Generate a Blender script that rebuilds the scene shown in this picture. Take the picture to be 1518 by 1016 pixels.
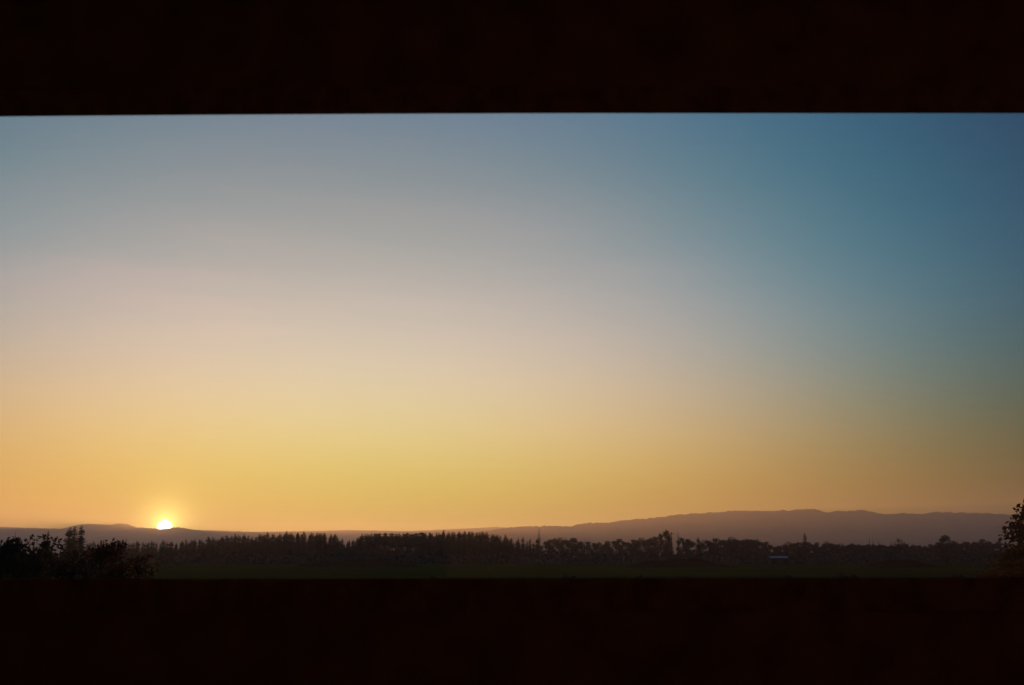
import bpy, bmesh, math, random
from mathutils import Vector, Matrix, noise

sc = bpy.context.scene
for o in list(bpy.data.objects):
    bpy.data.objects.remove(o)
COL = sc.collection
RND = random.Random(21)
R = math.radians

# ---------------------------------------------------------------- camera
EYE = 4.0                                   # seated eye, on a carriage on a low embankment
PITCH = math.atan(318 / 1476)
cam = bpy.data.cameras.new('camera')
cam.sensor_width = 36; cam.lens = 35
cam.clip_start = 0.05; cam.clip_end = 120000
cam.dof.use_dof = True
cam.dof.focus_distance = 900; cam.dof.aperture_fstop = 9
co = bpy.data.objects.new('camera', cam)
co.location = (0, 0, EYE); co.rotation_euler = (R(90) + PITCH, 0, 0)
COL.objects.link(co); sc.camera = co

# ---------------------------------------------------------------- sun and sky
SUN_AZ, SUN_EL = R(-18.94), R(1.56)
SUN_DIR = Vector((math.sin(SUN_AZ) * math.cos(SUN_EL), math.cos(SUN_AZ) * math.cos(SUN_EL), math.sin(SUN_EL)))
sun = bpy.data.lights.new('sun', 'SUN')
sun.energy = 4.8; sun.angle = R(0.53); sun.color = (1.0, 0.44, 0.15)
so = bpy.data.objects.new('sun', sun)
so.rotation_euler = SUN_DIR.to_track_quat('Z', 'Y').to_euler()
so.location = (0, 0, 600)
COL.objects.link(so)

w = bpy.data.worlds.new('World'); sc.world = w; w.use_nodes = True
wt = w.node_tree; wn, wl = wt.nodes, wt.links
bg = wn['Background']

def wmath(op, a, b=None, clamp=False):
    n = wn.new('ShaderNodeMath'); n.operation = op; n.use_clamp = clamp
    for i, v in enumerate((a, b)):
        if v is None: continue
        if isinstance(v, (int, float)): n.inputs[i].default_value = v
        else: wl.new(v, n.inputs[i])
    return n.outputs[0]

tc = wn.new('ShaderNodeTexCoord')
nrm = wn.new('ShaderNodeVectorMath'); nrm.operation = 'NORMALIZE'
wl.new(tc.outputs['Generated'], nrm.inputs[0])
sep = wn.new('ShaderNodeSeparateXYZ'); wl.new(nrm.outputs[0], sep.inputs[0])
elev = wmath('MULTIPLY', wmath('ARCSINE', sep.outputs['Z']), 57.29578)
flat = wn.new('ShaderNodeCombineXYZ')
wl.new(sep.outputs['X'], flat.inputs[0]); wl.new(sep.outputs['Y'], flat.inputs[1])
fn = wn.new('ShaderNodeVectorMath'); fn.operation = 'NORMALIZE'; wl.new(flat.outputs[0], fn.inputs[0])
dt = wn.new('ShaderNodeVectorMath'); dt.operation = 'DOT_PRODUCT'
wl.new(fn.outputs[0], dt.inputs[0]); dt.inputs[1].default_value = (math.sin(R(-9)), math.cos(R(-9)), 0)
daz = wmath('MULTIPLY', wmath('ARCCOSINE', wmath('MINIMUM', wmath('MAXIMUM', dt.outputs['Value'], -1.0), 1.0)), 57.29578)
e1 = wmath('MULTIPLY', elev, 1 / 30, True)
d1 = wmath('MULTIPLY', daz, 1 / 42, True)
e2 = wmath('MULTIPLY', e1, e1); e3 = wmath('MULTIPLY', e2, e1)
d2 = wmath('MULTIPLY', d1, d1); d3 = wmath('MULTIPLY', d2, d1); d4 = wmath('MULTIPLY', d2, d2)
# log radiance of the evening sky as a smooth function of height and bearing
COEF = [(3.1698, 3.2455, 8.6538),
        (-6.8279, -8.0849, -20.0247),
        (1.0009, 3.2229, 10.8489),
        (-4.7169, -4.6986, -13.851),
        (2.7989, -2.0977, -2.2628),
        (-5.0184, -0.9169, -0.8295),
        (-7.7194, 2.7785, 5.3963),
        (2.3355, -1.5829, -3.6475)]
el0 = wmath('MAXIMUM', elev, 0.0)
BAS = [1.0, e1, e2, wmath('EXPONENT', wmath('MULTIPLY', el0, -1 / 8)), d2, d3, wmath('MULTIPLY', e1, d2), wmath('MULTIPLY', e2, d2)]
acc = None
for c, b in zip(COEF, BAS):
    m = wn.new('ShaderNodeVectorMath'); m.operation = 'MULTIPLY_ADD'
    m.inputs[0].default_value = c
    if b == 1.0: m.inputs[1].default_value = (1, 1, 1)
    else: wl.new(b, m.inputs[1])
    if acc is None: m.inputs[2].default_value = (0, 0, 0)
    else: wl.new(acc, m.inputs[2])
    acc = m.outputs[0]
sx = wn.new('ShaderNodeSeparateXYZ'); wl.new(acc, sx.inputs[0])
cx = wn.new('ShaderNodeCombineXYZ')
zen = wn.new('ShaderNodeMapRange'); zen.interpolation_type = 'SMOOTHSTEP'; wl.new(elev, zen.inputs['Value'])
zen.inputs['From Min'].default_value = 27; zen.inputs['From Max'].default_value = 90     # darker towards the zenith
zen.inputs['To Min'].default_value = 1.0; zen.inputs['To Max'].default_value = 0.4
for i in range(3): wl.new(wmath('MULTIPLY', wmath('EXPONENT', sx.outputs[i]), zen.outputs[0]), cx.inputs[i])
# aureole of the low sun, then its disc
dsn = wn.new('ShaderNodeVectorMath'); dsn.operation = 'DOT_PRODUCT'
wl.new(nrm.outputs[0], dsn.inputs[0]); dsn.inputs[1].default_value = SUN_DIR
ang = wmath('MULTIPLY', wmath('ARCCOSINE', wmath('MINIMUM', dsn.outputs['Value'], 1.0)), 57.29578)
def add_glow(prev, scale, col):
    g = wmath('EXPONENT', wmath('MULTIPLY', ang, -1 / scale))
    m = wn.new('ShaderNodeVectorMath'); m.operation = 'MULTIPLY_ADD'
    m.inputs[0].default_value = col; wl.new(g, m.inputs[1]); wl.new(prev, m.inputs[2])
    return m.outputs[0]
v = add_glow(cx.outputs[0], 3.0, (0.08, 0.085, 0.015))
v = add_glow(v, 0.55, (4.6, 3.9, 1.1))
disc = wn.new('ShaderNodeMapRange'); wl.new(ang, disc.inputs['Value'])
disc.inputs['From Min'].default_value = 0.42; disc.inputs['From Max'].default_value = 0.24
disc.inputs['To Min'].default_value = 0; disc.inputs['To Max'].default_value = 1
dm = wn.new('ShaderNodeVectorMath'); dm.operation = 'MULTIPLY_ADD'
dm.inputs[0].default_value = (16, 13, 7); wl.new(disc.outputs[0], dm.inputs[1]); wl.new(v, dm.inputs[2])
# thin pink streaks of high cloud, barely there
cm = wn.new('ShaderNodeMapping'); cm.inputs['Scale'].default_value = (1.6, 1.6, 16); cm.inputs['Rotation'].default_value = (0, R(3), 0)
wl.new(nrm.outputs[0], cm.inputs[0])
cn = wn.new('ShaderNodeTexNoise'); cn.inputs['Scale'].default_value = 1.7; cn.inputs['Detail'].default_value = 5; cn.inputs['Roughness'].default_value = 0.5
wl.new(cm.outputs[0], cn.inputs['Vector'])
cr = wn.new('ShaderNodeMapRange'); cr.interpolation_type = 'SMOOTHSTEP'; wl.new(cn.outputs[0], cr.inputs['Value'])
cr.inputs['From Min'].default_value = 0.42; cr.inputs['From Max'].default_value = 0.72
bd = wmath('DIVIDE', wmath('SUBTRACT', elev, 16.0), 5.0)
bd = wmath('EXPONENT', wmath('MULTIPLY', wmath('MULTIPLY', bd, bd), -1.0))
ca = wmath('MULTIPLY', wmath('MULTIPLY', cr.outputs[0], bd), wmath('EXPONENT', sx.outputs[0]))
cl_ = wn.new('ShaderNodeVectorMath'); cl_.operation = 'MULTIPLY_ADD'
cl_.inputs[0].default_value = (0.13, 0.03, 0.03); wl.new(ca, cl_.inputs[1]); wl.new(dm.outputs[0], cl_.inputs[2])
# a physical sky of the same sun, faint, under it all
sky = wn.new('ShaderNodeTexSky'); sky.sky_type = 'NISHITA'; sky.sun_disc = False
sky.sun_elevation = SUN_EL; sky.sun_rotation = SUN_AZ; sky.dust_density = 4
fin = wn.new('ShaderNodeVectorMath'); fin.operation = 'MULTIPLY_ADD'
wl.new(sky.outputs[0], fin.inputs[0]); fin.inputs[1].default_value = (0.002, 0.002, 0.002)
wl.new(cl_.outputs[0], fin.inputs[2])
wl.new(fin.outputs[0], bg.inputs[0]); bg.inputs[1].default_value = 1.0

vs = sc.view_settings
vs.view_transform = 'Standard'; vs.look = 'None'; vs.exposure = 0; vs.gamma = 1; vs.use_curve_mapping = False
cy = sc.cycles
cy.use_denoising = True
cy.max_bounces = 8; cy.transparent_max_bounces = 12; cy.volume_bounces = 1
cy.sample_clamp_indirect = 4

# ---------------------------------------------------------------- materials
def mat(name, base, rough=0.9, var=0.0, scale=4.0, bump=0.0, second=None, spec=0.2, detail=6, stretch=None, trans=0.0):
    m = bpy.data.materials.new(name); m.use_nodes = True
    nt = m.node_tree; n, l = nt.nodes, nt.links
    b = n['Principled BSDF']
    b.inputs['Roughness'].default_value = rough
    b.inputs['Specular IOR Level'].default_value = spec
    t = n.new('ShaderNodeTexCoord'); tex = n.new('ShaderNodeTexNoise')
    tex.inputs['Scale'].default_value = scale; tex.inputs['Detail'].default_value = detail
    mp = n.new('ShaderNodeMapping'); l.new(t.outputs['Object'], mp.inputs[0]); l.new(mp.outputs[0], tex.inputs['Vector'])
    if stretch: mp.inputs['Scale'].default_value = stretch
    r = n.new('ShaderNodeValToRGB')
    c2 = second or tuple(min(1, x * (1 + var)) for x in base)
    c1 = tuple(x * (1 - var) for x in base)
    r.color_ramp.elements[0].position = 0.3; r.color_ramp.elements[1].position = 0.7
    r.color_ramp.elements[0].color = (*c1, 1); r.color_ramp.elements[1].color = (*c2, 1)
    l.new(tex.outputs[0], r.inputs[0]); l.new(r.outputs[0], b.inputs['Base Color'])
    if bump:
        bp = n.new('ShaderNodeBump'); bp.inputs['Strength'].default_value = bump
        l.new(tex.outputs[0], bp.inputs['Height']); l.new(bp.outputs[0], b.inputs['Normal'])
    if trans:
        tl = n.new('ShaderNodeBsdfTranslucent'); mx = n.new('ShaderNodeMixShader'); mx.inputs[0].default_value = trans
        l.new(r.outputs[0], tl.inputs[0]); l.new(b.outputs[0], mx.inputs[1]); l.new(tl.outputs[0], mx.inputs[2])
        l.new(mx.outputs[0], n['Material Output'].inputs['Surface'])
    return m

M = {
    'field': mat('field_grass', (0.022, 0.056, 0.008), 1, 0.45, 0.035, 0.6, spec=0, stretch=(0.35, 1.6, 1)),
    'mound': mat('mound_grass', (0.018, 0.019, 0.009), 1, 0.4, 0.4, 0.6, spec=0),
    'hill': mat('wooded_hill', (0.030, 0.036, 0.022), 1, 0.5, 0.004, 0.0, spec=0),
    'conifer': mat('conifer_needles', (0.024, 0.082, 0.072), 0.9, 0.5, 0.6, spec=0.1),
    'leaf': mat('broad_leaves', (0.028, 0.074, 0.062), 0.85, 0.5, 0.7, spec=0.15),
    'autumn': mat('autumn_leaves', (0.075, 0.036, 0.015), 0.85, 0.5, 1.5, spec=0.15, trans=0.45),
    'hedge': mat('hedge_leaves', (0.060, 0.050, 0.024), 0.85, 0.5, 1.5, spec=0.15, trans=0.45),
    'bark': mat('bark', (0.035, 0.026, 0.019), 0.95, 0.5, 3, 0.4, spec=0.1),
    'undergrowth': mat('undergrowth', (0.024, 0.072, 0.062), 0.95, 0.5, 0.2, spec=0.05),
    'roof': mat('pale_metal_roof', (0.10, 0.085, 0.065), 0.45, 0.15, 2.0, spec=0.5),
    'shed': mat('shed_boards', (0.035, 0.03, 0.026), 0.9, 0.3, 3, 0.3),
    'panel': mat('maroon_wall_panel', (0.29, 0.175, 0.145), 0.7, 0.25, 14, 0.12, spec=0.15),
    'trim': mat('maroon_window_trim', (0.29, 0.175, 0.145), 0.75, 0.3, 40, 0.1, spec=0.1),
    'rubber': mat('black_rubber', (0.008, 0.008, 0.008), 0.85, 0.3, 60, 0.1, spec=0.05),
    'veneer': mat('brown_veneer', (0.55, 0.42, 0.35), 0.6, 0.35, 3, 0.1, stretch=(1, 1, 12)),
    'carpet': mat('dark_red_carpet', (0.10, 0.045, 0.04), 1, 0.4, 60, 0.3, spec=0),
    'shell': mat('painted_steel', (0.12, 0.13, 0.14), 0.4, 0.15, 2, spec=0.5),
    'steel': mat('rail_steel', (0.18, 0.14, 0.11), 0.45, 0.3, 8, 0.2, spec=0.5),
    'ballast': mat('track_ballast', (0.12, 0.11, 0.10), 1, 0.6, 9, 1.0, spec=0),
    'bank': mat('embankment_grass', (0.03, 0.032, 0.014), 1, 0.5, 1.5, 0.8, spec=0),
    'pole': mat('weathered_pole', (0.06, 0.05, 0.04), 0.9, 0.3, 4, 0.2),
}
def glass_mat():
    m = bpy.data.materials.new('window_glass'); m.use_nodes = True
    n, l = m.node_tree.nodes, m.node_tree.links
    n.remove(n['Principled BSDF'])
    tr = n.new('ShaderNodeBsdfTransparent'); tr.inputs[0].default_value = (0.97, 0.975, 0.97, 1)
    gl = n.new('ShaderNodeBsdfGlossy'); gl.inputs['Roughness'].default_value = 0.02
    fr = n.new('ShaderNodeFresnel'); fr.inputs['IOR'].default_value = 1.3
    mx = n.new('ShaderNodeMixShader')
    l.new(fr.outputs[0], mx.inputs[0]); l.new(tr.outputs[0], mx.inputs[1]); l.new(gl.outputs[0], mx.inputs[2])
    l.new(mx.outputs[0], n['Material Output'].inputs['Surface'])
    return m
M['glass'] = glass_mat()

# ---------------------------------------------------------------- helpers
def obj(name, me, m=None, parent=None, loc=(0, 0, 0)):
    o = bpy.data.objects.new(name, me); COL.objects.link(o)
    if m and me and not me.materials: me.materials.append(M[m])
    o.location = loc
    if parent: o.parent = parent
    return o
def tag(o, label=None, cat=None, group=None, kind=None):
    if label: o['label'] = label
    if cat: o['category'] = cat
    if group: o['group'] = group
    if kind: o['kind'] = kind
    return o
def empty(name, loc, label, cat, group=None, rz=0, s=1):
    o = bpy.data.objects.new(name, None); COL.objects.link(o)
    o.location = loc; o.rotation_euler = (0, 0, rz)
    o.scale = (s, s, s) if isinstance(s, (int, float)) else s
    o.empty_display_size = 0.2
    return tag(o, label, cat, group)
def pydata(name, v, f, smooth=False):
    me = bpy.data.meshes.new(name); me.from_pydata(v, [], f); me.update()
    if smooth: me.polygons.foreach_set('use_smooth', [True] * len(me.polygons))
    return me
class MB:
    def __init__(s): s.v = []; s.f = []
    def quad(s, a, b, c, d):
        k = len(s.v); s.v += [a, b, c, d]; s.f.append((k, k + 1, k + 2, k + 3))
    def tri(s, a, b, c):
        k = len(s.v); s.v += [a, b, c]; s.f.append((k, k + 1, k + 2))
    def tube(s, p, q, r0, r1, n=6):
        p, q = Vector(p), Vector(q); d = (q - p).normalized()
        x = d.orthogonal().normalized(); y = d.cross(x)
        k = len(s.v)
        for c, r in ((p, r0), (q, r1)):
            for i in range(n):
                a = 2 * math.pi * i / n
                s.v.append(c + x * math.cos(a) * r + y * math.sin(a) * r)
        for i in range(n):
            s.f.append((k + i, k + (i + 1) % n, k + n + (i + 1) % n, k + n + i))
        s.f.append(tuple(k + n + i for i in range(n)))
        s.f.append(tuple(k + n - 1 - i for i in range(n)))
    def mesh(s, name, smooth=False): return pydata(name, [tuple(x) for x in s.v], s.f, smooth)
def box_mesh(name, x0, x1, y0, y1, z0, z1, bev=0.0):
    bm = bmesh.new(); bmesh.ops.create_cube(bm, size=1)
    for v in bm.verts:
        v.co = Vector((x0 + (v.co.x + .5) * (x1 - x0), y0 + (v.co.y + .5) * (y1 - y0), z0 + (v.co.z + .5) * (z1 - z0)))
    if bev: bmesh.ops.bevel(bm, geom=bm.edges[:], offset=bev, segments=2, affect='EDGES')
    me = bpy.data.meshes.new(name); bm.to_mesh(me); bm.free(); return me
SP, CP = math.sin(PITCH), math.cos(PITCH)
def at(px, py, Y):
    "the place at distance Y seen at this point of the photograph"
    a = (px - 759) / 1476; b = (508 - py) / 1476
    k = Y / (CP - b * SP)
    return Vector((a * k, Y, EYE + (SP + b * CP) * k))
def height(py, Y): return at(759, py, Y).z
def lerp(tab, x):
    if x <= tab[0][0]: return tab[0][1]
    for (x0, y0), (x1, y1) in zip(tab, tab[1:]):
        if x <= x1: return y0 + (y1 - y0) * (x - x0) / (x1 - x0)
    return tab[-1][1]

# ---------------------------------------------------------------- ground
def ground():
    # rings of ever larger cells: fine where the photograph looks, coarse towards the horizon
    xs, ys = [], []
    for a in [-40000, -20000, -10000, -5000, -2500, -1400] + [i * 20 for i in range(-45, 46)] + [1400, 2500, 5000, 10000, 20000, 40000]: xs.append(a)
    for a in [-40000, -10000, -2500, -600, -150, -40] + [i * 12 for i in range(0, 70)] + [900, 1100, 1500, 2500, 5000, 10000, 20000, 45000]: ys.append(a)
    v = []
    for y in ys:
        for x in xs:
            z = 0
            if 0 < y < 1000 and abs(x) < 1000:
                z = 0.25 * noise.noise(Vector((x / 60, y / 45, 0))) + 0.12 * noise.noise(Vector((x / 23, y / 17, 3)))
            v.append((x, y, z - 0.15))
    n = len(xs)
    f = [(j * n + i, j * n + i + 1, (j + 1) * n + i + 1, (j + 1) * n + i) for j in range(len(ys) - 1) for i in range(n - 1)]
    tag(obj('ground', pydata('ground', v, f, True), 'field'), kind='structure')
ground()

# ---------------------------------------------------------------- hills
def ridge(name, prof, Y, depth, x0, x1, step, seed, crest, low=-2.0):
    nx = int((x1 - x0) / step) + 1; ny = 27
    v = []
    for j in range(ny):
        t = j / (ny - 1) * 2 - 1                    # -1 front foot .. 0 crest .. 1 back foot
        for i in range(nx):
            x = x0 + i * step
            px = 759 + 1476 * x / Y * 1.015
            H = height(lerp(prof, px), Y)
            sp_ = 0.5 + 0.5 * noise.noise(Vector((x / 900, seed, 0)))
            sh = (1 - abs(t)) ** (0.9 + 0.5 * sp_)
            zz = H * sh
            if 0 < abs(t) < 1:
                zz += H * 0.16 * (1 - abs(t)) * noise.fractal(Vector((x / 700, t * 3, seed)), 0.8, 2, 5) * min(1, abs(t) * 3)
            zz += crest * (noise.noise(Vector((x / 27, t * 40, seed + 5))) + 0.7 * noise.noise(Vector((x / 70, t * 15, seed + 9)))) * (1 - abs(t))
            yo = 160 * noise.noise(Vector((x / 1500, 0, seed + 2)))
            v.append((x, Y + t * depth + yo * (1 - abs(t)), max(low, zz + low * abs(t))))
    f = [(j * nx + i, j * nx + i + 1, (j + 1) * nx + i + 1, (j + 1) * nx + i) for j in range(ny - 1) for i in range(nx - 1)]
    return tag(obj(name, pydata(name, v, f, True), 'hill'), kind='structure')
RIGHT = [(500, 822), (640, 800), (700, 790), (755, 783), (800, 779.5), (850, 780), (866, 776), (900, 775), (920, 772), (960, 769), (1000, 764), (1020, 762), (1060, 760),
         (1080, 758), (1110, 757), (1150, 757.5), (1190, 755), (1205, 755), (1225, 759), (1250, 758), (1280, 757), (1308, 763), (1340, 761), (1365, 762.5), (1385, 759),
         (1400, 760), (1440, 761), (1480, 762.5), (1518, 765), (1600, 768), (1750, 764), (1900, 772), (2100, 790), (2300, 815)]
LEFT = [(-700, 800), (-450, 781), (-250, 786), (-80, 779), (0, 781), (40, 782.5), (90, 784), (105, 780), (122, 777), (140, 777), (162, 778.5), (178, 776), (190, 777), (203, 782), (225, 783),
        (240, 784.5), (252, 783), (263, 781.5), (278, 784), (295, 786), (330, 787), (380, 789), (430, 788), (520, 786), (600, 788), (680, 784), (722, 782), (735, 781), (760, 783),
        (820, 784), (900, 790), (1050, 805)]
ridge('hills', RIGHT, 10500, 2600, -2600, 11500, 14, 3.3, 11)
ridge('far_hills', LEFT, 15000, 3000, -15500, 4000, 22, 8.1, 9)

# ---------------------------------------------------------------- track and embankment
def track():
    secs = [(-9, -0.3), (-5.0, 0.9), (-2.6, 1.05), (2.6, 1.05), (5.0, 0.9), (9, -0.3)]
    v, f = [], []
    xs = [-600, -300, -120] + [i * 10 for i in range(-6, 7)] + [120, 300, 600]
    for x in xs:
        for y, z in secs: v.append((x, y, z + 0.08 * noise.noise(Vector((x / 6, y, 0)))))
    k = len(secs)
    for i in range(len(xs) - 1):
        for j in range(k - 1): f.append((i * k + j, (i + 1) * k + j, (i + 1) * k + j + 1, i * k + j + 1))
    tag(obj('embankment', pydata('embankment', v, f), 'bank'), kind='structure')
    v, f = [], []
    for x in (-600, 600):
        for y, z in ((-2.3, 0.9), (-1.5, 1.4), (1.6, 1.4), (2.4, 0.9)): v.append((x, y, z))
    for j in range(3): f.append((j, 4 + j, 5 + j, j + 1))
    tag(obj('track_bed', pydata('track_bed', v, f), 'ballast'), kind='structure')
track()

# ---------------------------------------------------------------- the carriage we look out of
WY = 1.42                                   # inner face of the window wall
FLOOR = 2.62
ZB = height(857.5, WY)                      # window sill
ZT = height(170.6, WY)                      # window head
def carriage():
    t = empty('train_carriage', (0, 0, 1.4), 'dark railway carriage interior, its maroon wall framing one wide window', 'train carriage')
    def P(name, x0, x1, y0, y1, z0, z1, m, bev=0.0, par=t):
        o = obj(name, box_mesh(name, x0, x1, y0, y1, z0 - 1.4, z1 - 1.4, bev), m, par); return o
    L = 4.2; W2 = 1.25; th = 0.09; CE = FLOOR + 2.25; g = 0.045
    BK = -1.35
    P('lower_wall_panel', -L, L, WY, WY + th, FLOOR, ZB - g, 'panel')
    P('upper_wall_panel', -L, L, WY, WY + th, ZT + g, CE, 'panel')
    P('wall_pillar', -L, -W2, WY + 0.001, WY + th - 0.001, ZB - g, ZT + g, 'panel')
    P('wall_pillar', W2, L, WY + 0.001, WY + th - 0.001, ZB - g, ZT + g, 'panel')
    # frame of the window: four mitred lengths with a shallow bow in the head
    def frame_run(name, pts, w_, dpt, m):
        mb = MB()
        rings = []
        for (x, z, nx, nz) in pts:
            # the edge rolls back towards the glass, so that its inner lip is what one sees
            rings.append([(x, WY - 0.006, z), (x, WY + dpt, z + nz * w_ * 0.72), (x + nx * w_, WY + dpt, z + nz * w_), (x + nx * w_, WY - 0.006, z + nz * w_)])
        k = len(rings)
        for r_ in rings: mb.v += [(a, b, c - 1.4) for a, b, c in r_]
        for i in range(k - 1):
            for j in range(4): mb.f.append((i * 4 + j, i * 4 + (j + 1) % 4, (i + 1) * 4 + (j + 1) % 4, (i + 1) * 4 + j))
        mb.f += [(0, 1, 2, 3), tuple((k - 1) * 4 + j for j in (3, 2, 1, 0))]
        return obj(name, mb.mesh(name), m, fr)
    fr = P('window_frame', -W2 - 0.05, -W2 + 0.0, WY - 0.012, WY + 0.03, ZB - g - 0.02, ZT + g + 0.02, 'trim', 0.004)
    def head(x): return ZT - 0.0052 * max(0, (0.15 - x) / 0.9) ** 1.6
    frame_run('head_trim', [(x, head(x), 0, 1) for x in [i * 0.05 - W2 for i in range(int(2 * W2 / 0.05) + 1)]], 0.045, 0.05, 'trim')
    frame_run('sill_trim', [(x, ZB + 0.0012 * math.sin(x * 1.3), 0, -1) for x in [i * 0.1 - W2 for i in range(int(2 * W2 / 0.1) + 1)]], 0.045, 0.05, 'trim')
    P('jamb_trim', W2, W2 + 0.05, WY - 0.012, WY + 0.03, ZB - g - 0.02, ZT + g + 0.02, 'trim', 0.004, fr)
    P('rubber_gasket', -W2, W2, WY + 0.0515, WY + 0.062, ZT + 0.034, ZT + 0.044, 'rubber', 0, fr)
    P('rubber_gasket', -W2, W2, WY + 0.0515, WY + 0.062, ZB - 0.044, ZB - 0.034, 'rubber', 0, fr)
    P('window_pane', -W2 - 0.02, W2 + 0.02, WY + 0.0535, WY + 0.0585, ZB - 0.042, ZT + 0.042, 'glass')
    P('rear_wall', -L, L, BK - th, BK, FLOOR, CE, 'veneer')
    P('floor', -L, L, BK - th, WY + th, FLOOR - 0.12, FLOOR - 0.001, 'carpet')
    P('ceiling', -L, L, BK - th, WY + th, CE + 0.001, CE + 0.08, 'veneer')
    P('end_wall', -L - th, -L - 0.001, BK - th, WY + th, FLOOR - 0.12, CE + 0.08, 'veneer')
    P('end_wall', L + 0.001, L + th, BK - th, WY + th, FLOOR - 0.12, CE + 0.08, 'veneer')
    P('roof', -L - th, L + th, BK - th - 0.05, WY + th + 0.05, CE + 0.082, CE + 0.2, 'shell', 0.05)
    P('outer_skin', -L - th, L + th, WY + th + 0.002, WY + th + 0.012, FLOOR - 0.4, ZB - 0.06, 'shell')
    P('underframe', -L, L, -1.1, 1.2, FLOOR - 0.5, FLOOR - 0.122, 'shell')
    for x in (-3.2, -1.4, 1.4, 3.2):
        for s in (-1, 1):
            mb = MB(); y = s * 0.72 + 0.05
            mb.tube((x, y - .06, 0.66), (x, y + .06, 0.66), 0.46, 0.46, 24)
            obj('wheel', mb.mesh('wheel'), 'steel', t)
    P('axle_beam', -3.6, 3.6, -0.5, 0.6, 1.95, FLOOR - 0.502, 'shell')
carriage()
for s in (-1, 1):
    y = s * 0.72 + 0.05
    tag(obj('rail', box_mesh('rail', -300, 300, y - 0.035, y + 0.035, 1.40, 1.598), 'steel'),
        'steel rail on the ballast bed beneath the carriage wheels', 'rail', 'rails beneath the carriage')

# ---------------------------------------------------------------- trees
def conifer(seed, low=0.06, wide=0.2, ragged=0.3, dens=210):
    "unit-high crown and trunk of a fir: drooping sprays thrown out all the way up"
    r = random.Random(seed); mb = MB()
    lean = (r.uniform(-.012, .012), r.uniform(-.012, .012))
    for i in range(dens):
        t = (i + r.random()) / dens
        z = low + (0.985 - low) * t
        rad = wide * ((1 - t) ** 0.8) * (1 + ragged * (r.random() - 0.6)) + 0.012
        if t < 0.12: rad *= 0.6 + t * 3.3
        a = i * 2.399 + r.uniform(-.4, .4)
        d = Vector((math.cos(a), math.sin(a), 0)); s = Vector((-d.y, d.x, 0))
        dr = -rad * r.uniform(0.05, 0.5) if t < 0.75 else rad * r.uniform(-0.2, 0.7)
        b = Vector((lean[0] * t, lean[1] * t, z)); tip = b + d * rad + Vector((0, 0, dr))
        mid = b + d * rad * 0.5 + Vector((0, 0, dr * 0.3 + 0.006)); wd = rad * r.uniform(0.3, 0.5)
        dz = Vector((0, 0, -rad * 0.16 - 0.004))
        mb.tri(b, mid + s * wd + dz, tip); mb.tri(b, tip, mid - s * wd + dz)
        mb.tri(b + dz * 1.2, mid + s * wd * 0.6 + dz * 2.2, mid - s * wd * 0.6 + dz * 2.2)
        for q in (-1, 1):                              # side twigs
            c = b + d * rad * r.uniform(0.35, 0.8) + Vector((0, 0, dr * 0.5))
            e = c + s * q * wd * r.uniform(0.9, 1.5) + d * wd * 0.7 + dz * r.uniform(0.3, 1.6)
            mb.tri(c, c + d * wd * 0.45, e)
    for k in range(5):
        a = k * 1.3; mb.tri(Vector((lean[0], lean[1], 1.0)), Vector((lean[0] + .006 * math.cos(a), lean[1] + .006 * math.sin(a), 0.93)), Vector((lean[0] + .006 * math.cos(a + 1.5), lean[1] + .006 * math.sin(a + 1.5), 0.93)))
    tk = MB()
    tk.tube((0, 0, -0.02), (0, 0, 0.5), 0.017, 0.011); tk.tube((0, 0, 0.5), (lean[0], lean[1], 0.97), 0.011, 0.002)
    return mb.mesh('conifer_crown'), tk.mesh('conifer_trunk')
def broadleaf(seed, lobes=9, leaves=1500, leaf=0.035, wide=0.42, low=0.22, bare=0.0):
    "unit-high crown: limbs ending in clumps, leaves spread through each clump"
    r = random.Random(seed); mb, tk = MB(), MB()
    fork = Vector((r.uniform(-.02, .02), r.uniform(-.02, .02), low * 1.1))
    tk.tube((0, 0, -0.03), fork, 0.030, 0.022, 7)
    cl = []
    for i in range(lobes):
        t = (i + 0.5) / lobes
        a = i * 2.399 + r.uniform(-.5, .5)
        z = low + (0.90 - low) * (0.15 + 0.85 * t) + r.uniform(-.05, .05)
        rr = wide * math.sin(math.pi * (0.22 + 0.70 * t)) * r.uniform(0.45, 0.85)
        c = Vector((math.cos(a) * rr, math.sin(a) * rr, z))
        cl.append((c, r.uniform(0.10, 0.19)))
        m = fork.lerp(c, 0.5) + Vector((r.uniform(-.03, .03), r.uniform(-.03, .03), 0.03))
        tk.tube(fork, m, 0.014, 0.009, 5); tk.tube(m, c, 0.009, 0.003, 5)
        for q in range(3):
            e = c + Vector((r.gauss(0, .07), r.gauss(0, .07), r.gauss(0.03, .06))); tk.tube(m.lerp(c, .6), e, 0.004, 0.001, 4)
    for i in range(leaves):
        c, s = cl[r.randrange(lobes)]
        v = Vector((r.gauss(0, 1), r.gauss(0, 1), r.gauss(0, 1))).normalized() * (s * (r.random() ** 0.45) * r.uniform(0.8, 1.25))
        v.z *= 0.75; p = c + v
        if p.z > 1: continue
        x = Vector((r.gauss(0, 1), r.gauss(0, 1), r.gauss(0, 1))).normalized(); y = x.orthogonal().normalized()
        y.rotate(Matrix.Rotation(r.uniform(0, 6.28), 3, x)); k = leaf * r.uniform(0.6, 1.3)
        mb.quad(p - x * k, p + y * k * 0.55, p + x * k, p - y * k * 0.55)
    return mb.mesh('broadleaf_crown'), tk.mesh('broadleaf_trunk')
FIRS = [conifer(s, w_, q, rg) for s, w_, q, rg in ((1, .05, .23, .5), (2, .08, .21, .6), (3, .04, .26, .5), (4, .10, .20, .8), (5, .06, .24, .7), (6, .12, .19, .8))]
PINES = [conifer(s, lo, q, .9, 90) for s, lo, q in ((11, .66, .24), (12, .70, .21), (13, .62, .26))]
SPIRE = conifer(20, .05, .12, .9, 130)
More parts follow.
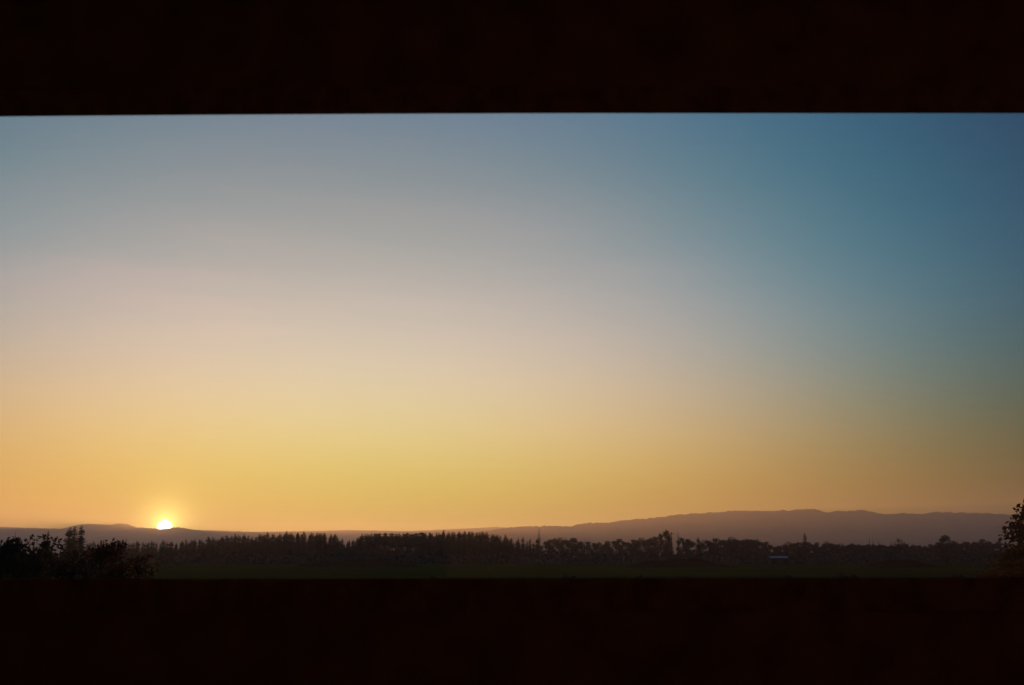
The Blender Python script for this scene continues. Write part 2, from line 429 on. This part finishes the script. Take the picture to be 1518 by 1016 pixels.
OAKS = [broadleaf(30 + i, 10 + i, 1700, 0.030, .46, .08) for i in range(4)]
WIDE = [broadleaf(40 + i, 13, 2200, 0.030, .75, .12) for i in range(3)]
THIN = broadleaf(50, 9, 500, 0.022, .35, .2)
def shade(me, m):
    if not me.materials: me.materials.append(M[m])
for c, t_ in FIRS + PINES + [SPIRE]: shade(c, 'conifer'); shade(t_, 'bark')
for c, t_ in OAKS + WIDE + [THIN]: shade(c, 'leaf'); shade(t_, 'bark')
def plant(name, meshes, px, py, Y, label, cat, group=None, sx=1.0, base=None, h=None):
    p = at(px, py, Y); H = h or (p.z + 0.25)
    t = empty(name, (p.x, Y, -0.25), label, cat, group, RND.uniform(0, 6.28), (H * sx, H * sx, H))
    obj('crown', meshes[0], None, t); obj('trunk', meshes[1], None, t)
    return t
# --- the dense conifer stand
STAND = [(255, 803), (280, 800), (310, 797), (340, 793), (370, 793), (400, 790), (430, 789), (480, 789.5), (497, 791), (503, 800), (522, 801), (530, 796), (540, 791), (560, 790),
         (600, 789), (640, 788), (690, 786), (720, 789), (745, 793), (760, 797), (770, 801)]
for row, (Y, n, off) in enumerate(((640, 60, 4), (690, 72, 0), (745, 70, 0), (790, 60, 4))):
    for i in range(n):
        px = 258 + (770 - 258) * (i + RND.uniform(0.1, 0.9)) / n
        if 562 < px < 625: continue
        py = lerp(STAND, px) + off * 0.5 + RND.choice((-2.6, -1, 0, 0, 0.5, 1, 2, 3.5, 6)) + (3 if row == 0 else 0)
        part, grp = (('the stand between sun and notch', 'sun side block') if px < 512 else
                     ('the stand between notch and pines', 'block by the notch') if px < 590 else
                     ('the stand between pines and spire tree', 'block by the spire tree'))
        rank = ('front rank of', 'second rank of', 'third rank of', 'hindmost rank of')[row]
        plant('conifer_tree', RND.choice(FIRS), px, py, Y + RND.uniform(-18, 18),
              'dark conifer in the ' + rank + ' ' + part, 'tree', 'conifers of the dense stand, ' + rank + ' the ' + grp, RND.uniform(0.95, 1.55))
for i in range(26):
    px = 556 + 76 * (i + RND.uniform(.1, .9)) / 26
    plant('pine_tree', RND.choice(PINES), px, lerp(STAND, px) + RND.choice((0, 1, 2, 4)), 690 + RND.uniform(-30, 30),
          'bare stemmed pine with sky showing between the trunks of its row', 'tree', 'bare stemmed pines within the stand', RND.uniform(0.9, 1.2))
for i in range(22):
    px = 556 + 76 * (i + RND.uniform(.1, .9)) / 22
    plant('conifer_tree', RND.choice(FIRS), px, 805 + RND.uniform(0, 6), 660 + RND.uniform(-10, 10),
          'young conifer growing under the bare stemmed pines', 'tree', 'young conifers under the pines', RND.uniform(1.3, 1.7))
# --- trees left of the stand, beside the sun
for px, py, Y, k in ((72, 786, 330, 0), (104, 780, 350, 2), (112, 778.5, 356, 0), (122, 778, 352, 4)):
    plant('conifer_tree', FIRS[k], px, py, Y, 'small lone conifer beside the row of trees on the left of the sun' if px < 90 else 'tall conifer in a close clump of three against the far hills', 'tree',
          None if px < 90 else 'clump of three conifers', 1.1 if px > 90 else 0.8)
for i in range(34):
    px = 128 + 130 * (i + RND.uniform(.1, .9)) / 34
    plant('conifer_tree', RND.choice(FIRS), px, 801 + RND.uniform(0, 6) - (2 if px > 200 else 0), 620 + RND.uniform(-40, 40),
          'low conifer in the hazy line directly beneath the setting sun', 'tree', 'low conifers beneath the sun', RND.uniform(1, 1.3))
# --- the mixed middle trees
for px, py in ((775, 795), (781, 801), (786, 798), (791, 804)):
    plant('conifer_tree', RND.choice(FIRS), px, py, 820 + RND.uniform(-15, 15), 'short conifer between the dense stand and the thin spire tree', 'tree', 'short conifers by the spire tree', 1.1)
plant('spire_conifer', SPIRE, 799, 783, 900, 'thin spire topped conifer rising above its neighbours against pink haze', 'tree', None, 1.0)
plant('conifer_tree', FIRS[2], 797, 797, 890, 'bushy conifer at the foot of the spire tree', 'tree', None, 1.3)
for px, py, sx in ((812, 800, .9), (822, 798, 1), (833, 797, 1), (845, 797.5, 1), (856, 800, 1), (868, 803, .9), (879, 805, .9), (888, 804, .8), (897, 806, .9)):
    plant('broadleaf_tree', RND.choice(OAKS), px, py, 930 + RND.uniform(-40, 40), 'round crowned broadleaf tree in the hazy grove beyond the spire conifer', 'tree', 'trees of the hazy grove', sx * 1.2)
plant('slender_tree', SPIRE, 866, 799, 915, 'slender young conifer standing in the hazy grove', 'tree', None, .7)
for px, py, sx in ((905, 800, 1), (914, 799, 1.1), (927, 801, 1), (938, 800, 1), (949, 797, 1.1), (961, 796, 1.1), (972, 796, 1.1)):
    plant('broadleaf_tree', RND.choice(OAKS + WIDE[:1]), px, py, 830 + RND.uniform(-30, 30), 'round crowned broadleaf tree running up to the tall dark tree', 'tree', 'broadleaf trees beside the tall dark tree', sx)
plant('tall_tree', OAKS[1], 985, 783.5, 770, 'tallest dark broadleaf tree, upright crown standing above the tree line', 'tree', None, .62)
plant('tall_tree', FIRS[4], 991, 786, 774, 'dark conifer pressed close against the tallest broadleaf tree', 'tree', None, 1.0)
plant('spire_conifer', SPIRE, 1005, 789, 800, 'narrow conifer with a needle like tip, right beside the pole', 'tree', None, 1.1)
for px, py in ((1013, 797), (1021, 799)):
    plant('broadleaf_tree', OAKS[2], px, py, 800, 'rounded tree between the narrow needle tipped conifer and dark cone tree', 'tree', 'rounded trees near the narrow conifer', .9)
plant('conifer_tree', FIRS[2], 1035, 795, 790, 'dark cone shaped conifer with a blunt top, set among rounded trees', 'tree', None, 1.0)
for i, (px, py) in enumerate(((1047, 800), (1056, 798), (1066, 799), (1075, 798), (1083, 796), (1090, 796.5), (1099, 798), (1108, 797.5), (1116, 798), (1124, 800), (1133, 803), (1142, 806), (1152, 808), (1161, 808))):
    plant('broadleaf_tree', RND.choice(OAKS + WIDE), px, py, 800 + RND.uniform(-30, 30), 'broadleaf tree in the long clump sloping down to the pale roofed shed', 'tree', 'clump of trees behind the shed', RND.uniform(.9, 1.2))
plant('slender_tree', SPIRE, 1123, 796, 790, 'thin young conifer at the edge of the sloping clump of trees', 'tree', None, .7)
for px, py in ((1170, 803), (1179, 802.5), (1186, 804), (1202, 804)):
    plant('broadleaf_tree', RND.choice(OAKS), px, py, 720 + RND.uniform(-10, 10), 'broadleaf tree huddled round the solitary pointed conifer', 'tree', 'trees around the pointed conifer', 1.1)
plant('conifer_tree', FIRS[0], 1193, 789.5, 710, 'solitary pointed conifer standing above the low tree line under the ridge', 'tree', None, 1.0)
for i in range(40):
    px = 1206 + 280 * (i + RND.uniform(.1, .9)) / 40
    py = lerp([(1200, 805), (1230, 802), (1260, 804), (1300, 806), (1340, 805), (1380, 806), (1420, 802), (1440, 800), (1462, 799), (1475, 803), (1520, 804)], px) + RND.choice((0, 0, 1, 2, 3))
    plant('broadleaf_tree', RND.choice(OAKS + WIDE), px, py, 760 + RND.uniform(-50, 50), 'low broadleaf tree in the long dark line beneath the ridge', 'tree', 'long tree line beneath the ridge', RND.uniform(.9, 1.3))
for px, py in ((1288, 797), (1294, 799), (1302, 800), (1320, 801)):
    plant('slender_tree', SPIRE, px, py, 730, 'spindly spike of a conifer poking out of the long dark tree line', 'tree', 'spindly conifers in the long tree line', .7)
plant('round_tree', THIN, 1332, 796, 720, 'thin crowned tree showing haze through its branches', 'tree', None, .9)
plant('round_tree', OAKS[0], 1401, 793, 560, 'round dark tree with a domed crown, higher than the line around it', 'tree', None, 1.0)

# --- undergrowth along the foot of all the trees: nobody could count it
def undergrowth():
    r = random.Random(4); mb = MB()
    for i in range(24000):
        px = r.uniform(-120, 1640); Y = 600 + r.random() ** 1.5 * 330
        p = at(px, 830, Y); n = noise.noise(Vector((px / 40, Y / 60, 0)))
        h = max(1.5, 6.0 + 3.5 * n); z = h * r.random() ** 0.8 - 0.2
        x = Vector((r.gauss(0, 1), r.gauss(0, .6), r.gauss(0, .8))).normalized(); y = x.orthogonal().normalized()
        y.rotate(Matrix.Rotation(r.uniform(0, 6.28), 3, x)); k = r.uniform(0.5, 1.5)
        c = Vector((p.x, Y, z)); mb.quad(c - x * k, c + y * k * .6, c + x * k, c - y * k * .6)
    tag(obj('undergrowth', mb.mesh('undergrowth'), 'undergrowth'), 'tangled dark undergrowth along the foot of the trees', 'undergrowth', kind='stuff')
undergrowth()

# --- low mounds of earth in the field
def mound(x0, x1, top, Y, seed):
    a, b = at(x0, 837, Y).x, at(x1, 837, Y).x; H = height(top, Y) + 0.15; cx = (a + b) / 2; hw = (b - a) / 2
    v = []; nx, ny = 64, 18
    for j in range(ny):
        for i in range(nx):
            u = i / (nx - 1) * 2 - 1; t = j / (ny - 1) * 2 - 1
            k = max(0, 1 - abs(u) ** 2.2) * max(0, 1 - t * t)
            z = H * k ** 0.8 * (1 + 0.35 * noise.noise(Vector((u * 3, t, seed)))) + 0.25 * k * noise.noise(Vector((u * 14, t * 5, seed)))
            v.append((cx + u * hw * 1.15, Y + t * 16, z - 0.35))
    f = [(j * nx + i, j * nx + i + 1, (j + 1) * nx + i + 1, (j + 1) * nx + i) for j in range(ny - 1) for i in range(nx - 1)]
    return tag(obj('earth_mound', pydata('earth_mound', v, f, True), 'mound'), kind='structure')
mound(940, 1075, 828, 430, 1.5)
mound(452, 610, 829.5, 440, 4.5)
mound(1290, 1372, 829, 420, 7.5)

# --- shed with a pale roof
def shed():
    c = at(1153, 830, 585); t = empty('farm_shed', (c.x, 585, 0), 'low farm shed with a pale metal roof beneath the dark trees', 'shed')
    v = [(-4.8, -4, -.3), (4.8, -4, -.3), (4.8, 4, -.3), (-4.8, 4, -.3), (-4.8, -4, 3.4), (4.8, -4, 3.4), (4.8, 4, 3.4), (-4.8, 4, 3.4), (-4.8, 0, 4.47), (4.8, 0, 4.47)]
    f = [(0, 1, 5, 4), (1, 2, 6, 9, 5), (2, 3, 7, 6), (3, 0, 4, 8, 7)]
    obj('wall', pydata('shed_wall', v, f), 'shed', t)
    mb = MB(); th = 0.08
    for s in (-1, 1):
        e = [(-5.2, s * 4.5, 3.3), (5.2, s * 4.5, 3.3), (5.2, 0, 4.5), (-5.2, 0, 4.5)]
        k = len(mb.v); mb.v += e + [(x, y, z + th) for x, y, z in e]
        mb.f += [(k, k + 1, k + 2, k + 3), (k + 7, k + 6, k + 5, k + 4), (k, k + 4, k + 5, k + 1), (k + 1, k + 5, k + 6, k + 2), (k + 3, k + 7, k + 4, k), (k + 2, k + 6, k + 7, k + 3)]
    obj('roof', mb.mesh('shed_roof'), 'roof', t)
    obj('door', box_mesh('shed_door', -1.6, 1.6, -4.06, -4.0, 0, 2.9), 'pole', t)
shed()

# --- pole in front of the tallest tree
def pole():
    Y = 480; p = at(995.5, 789, Y); t = empty('utility_pole', (p.x, Y, -0.2), 'dark wooden utility pole standing by the tallest tree and mound', 'pole')
    mb = MB(); mb.tube((0, 0, 0), (0, 0, p.z + 0.2), 0.24, 0.16, 8); obj('post', mb.mesh('post'), 'pole', t)
    obj('crossarm', box_mesh('crossarm', -1.1, 1.1, -0.24, -0.12, p.z - 0.6, p.z - 0.42), 'pole', t)
    for x in (-.95, -.4, .4, .95):
        mb = MB(); mb.tube((x, -.18, p.z - .42), (x, -.18, p.z - .24), .05, .035, 6); obj('insulator', mb.mesh('insulator'), 'shell', t)
pole()

# --- growth beside the track
def near_bush(name, px, top, Y, wide, leaves, leaf, m, label, cat, seed, group=None, low=0.12, lobes=14):
    c, t_ = broadleaf(seed, lobes, leaves, leaf, wide, low); shade(c, m); shade(t_, 'bark')
    return plant(name, (c, t_), px, top, Y, label, cat, group)
near_bush('track_side_tree', 22, 786, 46, .30, 3600, .020, 'hedge', 'leafy small tree beside the track with sky showing through its top', 'tree', 61)
near_bush('track_side_tree', 60, 794, 50, .26, 3000, .020, 'hedge', 'narrow leafy tree next to the track side tree with the open top', 'tree', 62)
near_bush('track_side_tree', 158, 798, 48, .30, 3200, .019, 'autumn', 'broad russet tree beside the track under the left of the sun', 'tree', 63)
near_bush('track_side_tree', 108, 816, 44, .40, 3000, .019, 'hedge', 'low tree filling the gap beside the broad russet tree', 'tree', 64)
near_bush('track_side_tree', 196, 822, 43, .36, 2600, .019, 'autumn', 'low russet bush tapering off beneath the sun', 'bush', 65)
near_bush('track_side_tree', -45, 794, 44, .5, 4000, .019, 'hedge', 'dark leafy tree at the outer end of the track side row', 'tree', 66)
near_bush('bank_tree', 1552, 742, 42, .27, 15000, .017, 'hedge', 'spiky leaved tree on the bank, tallest of the near growth', 'tree', 71, low=.3, lobes=20)
near_bush('bank_bush', 1512, 820, 34, .42, 9000, .011, 'autumn', 'dark brown bush below the spiky leaved tree', 'bush', 72, lobes=22)
near_bush('bank_bush', 1474, 838, 36, .42, 8000, .011, 'autumn', 'low brown bush at the outer foot of the bank growth', 'bush', 73, lobes=22)
near_bush('bank_bush', 1556, 808, 34, .5, 8000, .011, 'autumn', 'thick brown bush behind the bank under the tree trunk', 'bush', 74, lobes=22)
for k, (px, top, Y) in enumerate(((838, 850, 150), (848, 853, 140), (1168, 852, 160), (1248, 848, 150), (1266, 850, 145), (642, 853, 150), (948, 852, 150), (1420, 848, 140))):
    plant('field_shrub', OAKS[k % 4], px, top, Y, 'small shrub growing alone in the open grass of the near field', 'shrub', 'small shrubs in the near field', 1.1)

# ---------------------------------------------------------------- haze
def haze():
    o = obj('haze', box_mesh('haze', -17500, 13500, -3000, 18400, -3.5, 560))
    m = bpy.data.materials.new('haze'); m.use_nodes = True
    n, l = m.node_tree.nodes, m.node_tree.links
    n.remove(n['Principled BSDF'])
    p = n.new('ShaderNodeVolumePrincipled')
    p.inputs['Color'].default_value = (0.98, 0.92, 0.85, 1); p.inputs['Density'].default_value = 6.2e-5; p.inputs['Anisotropy'].default_value = 0.5
    l.new(p.outputs[0], n['Material Output'].inputs['Volume'])
    o.data.materials.append(m); tag(o, 'thin evening haze over the whole valley', 'haze', kind='stuff')
haze()
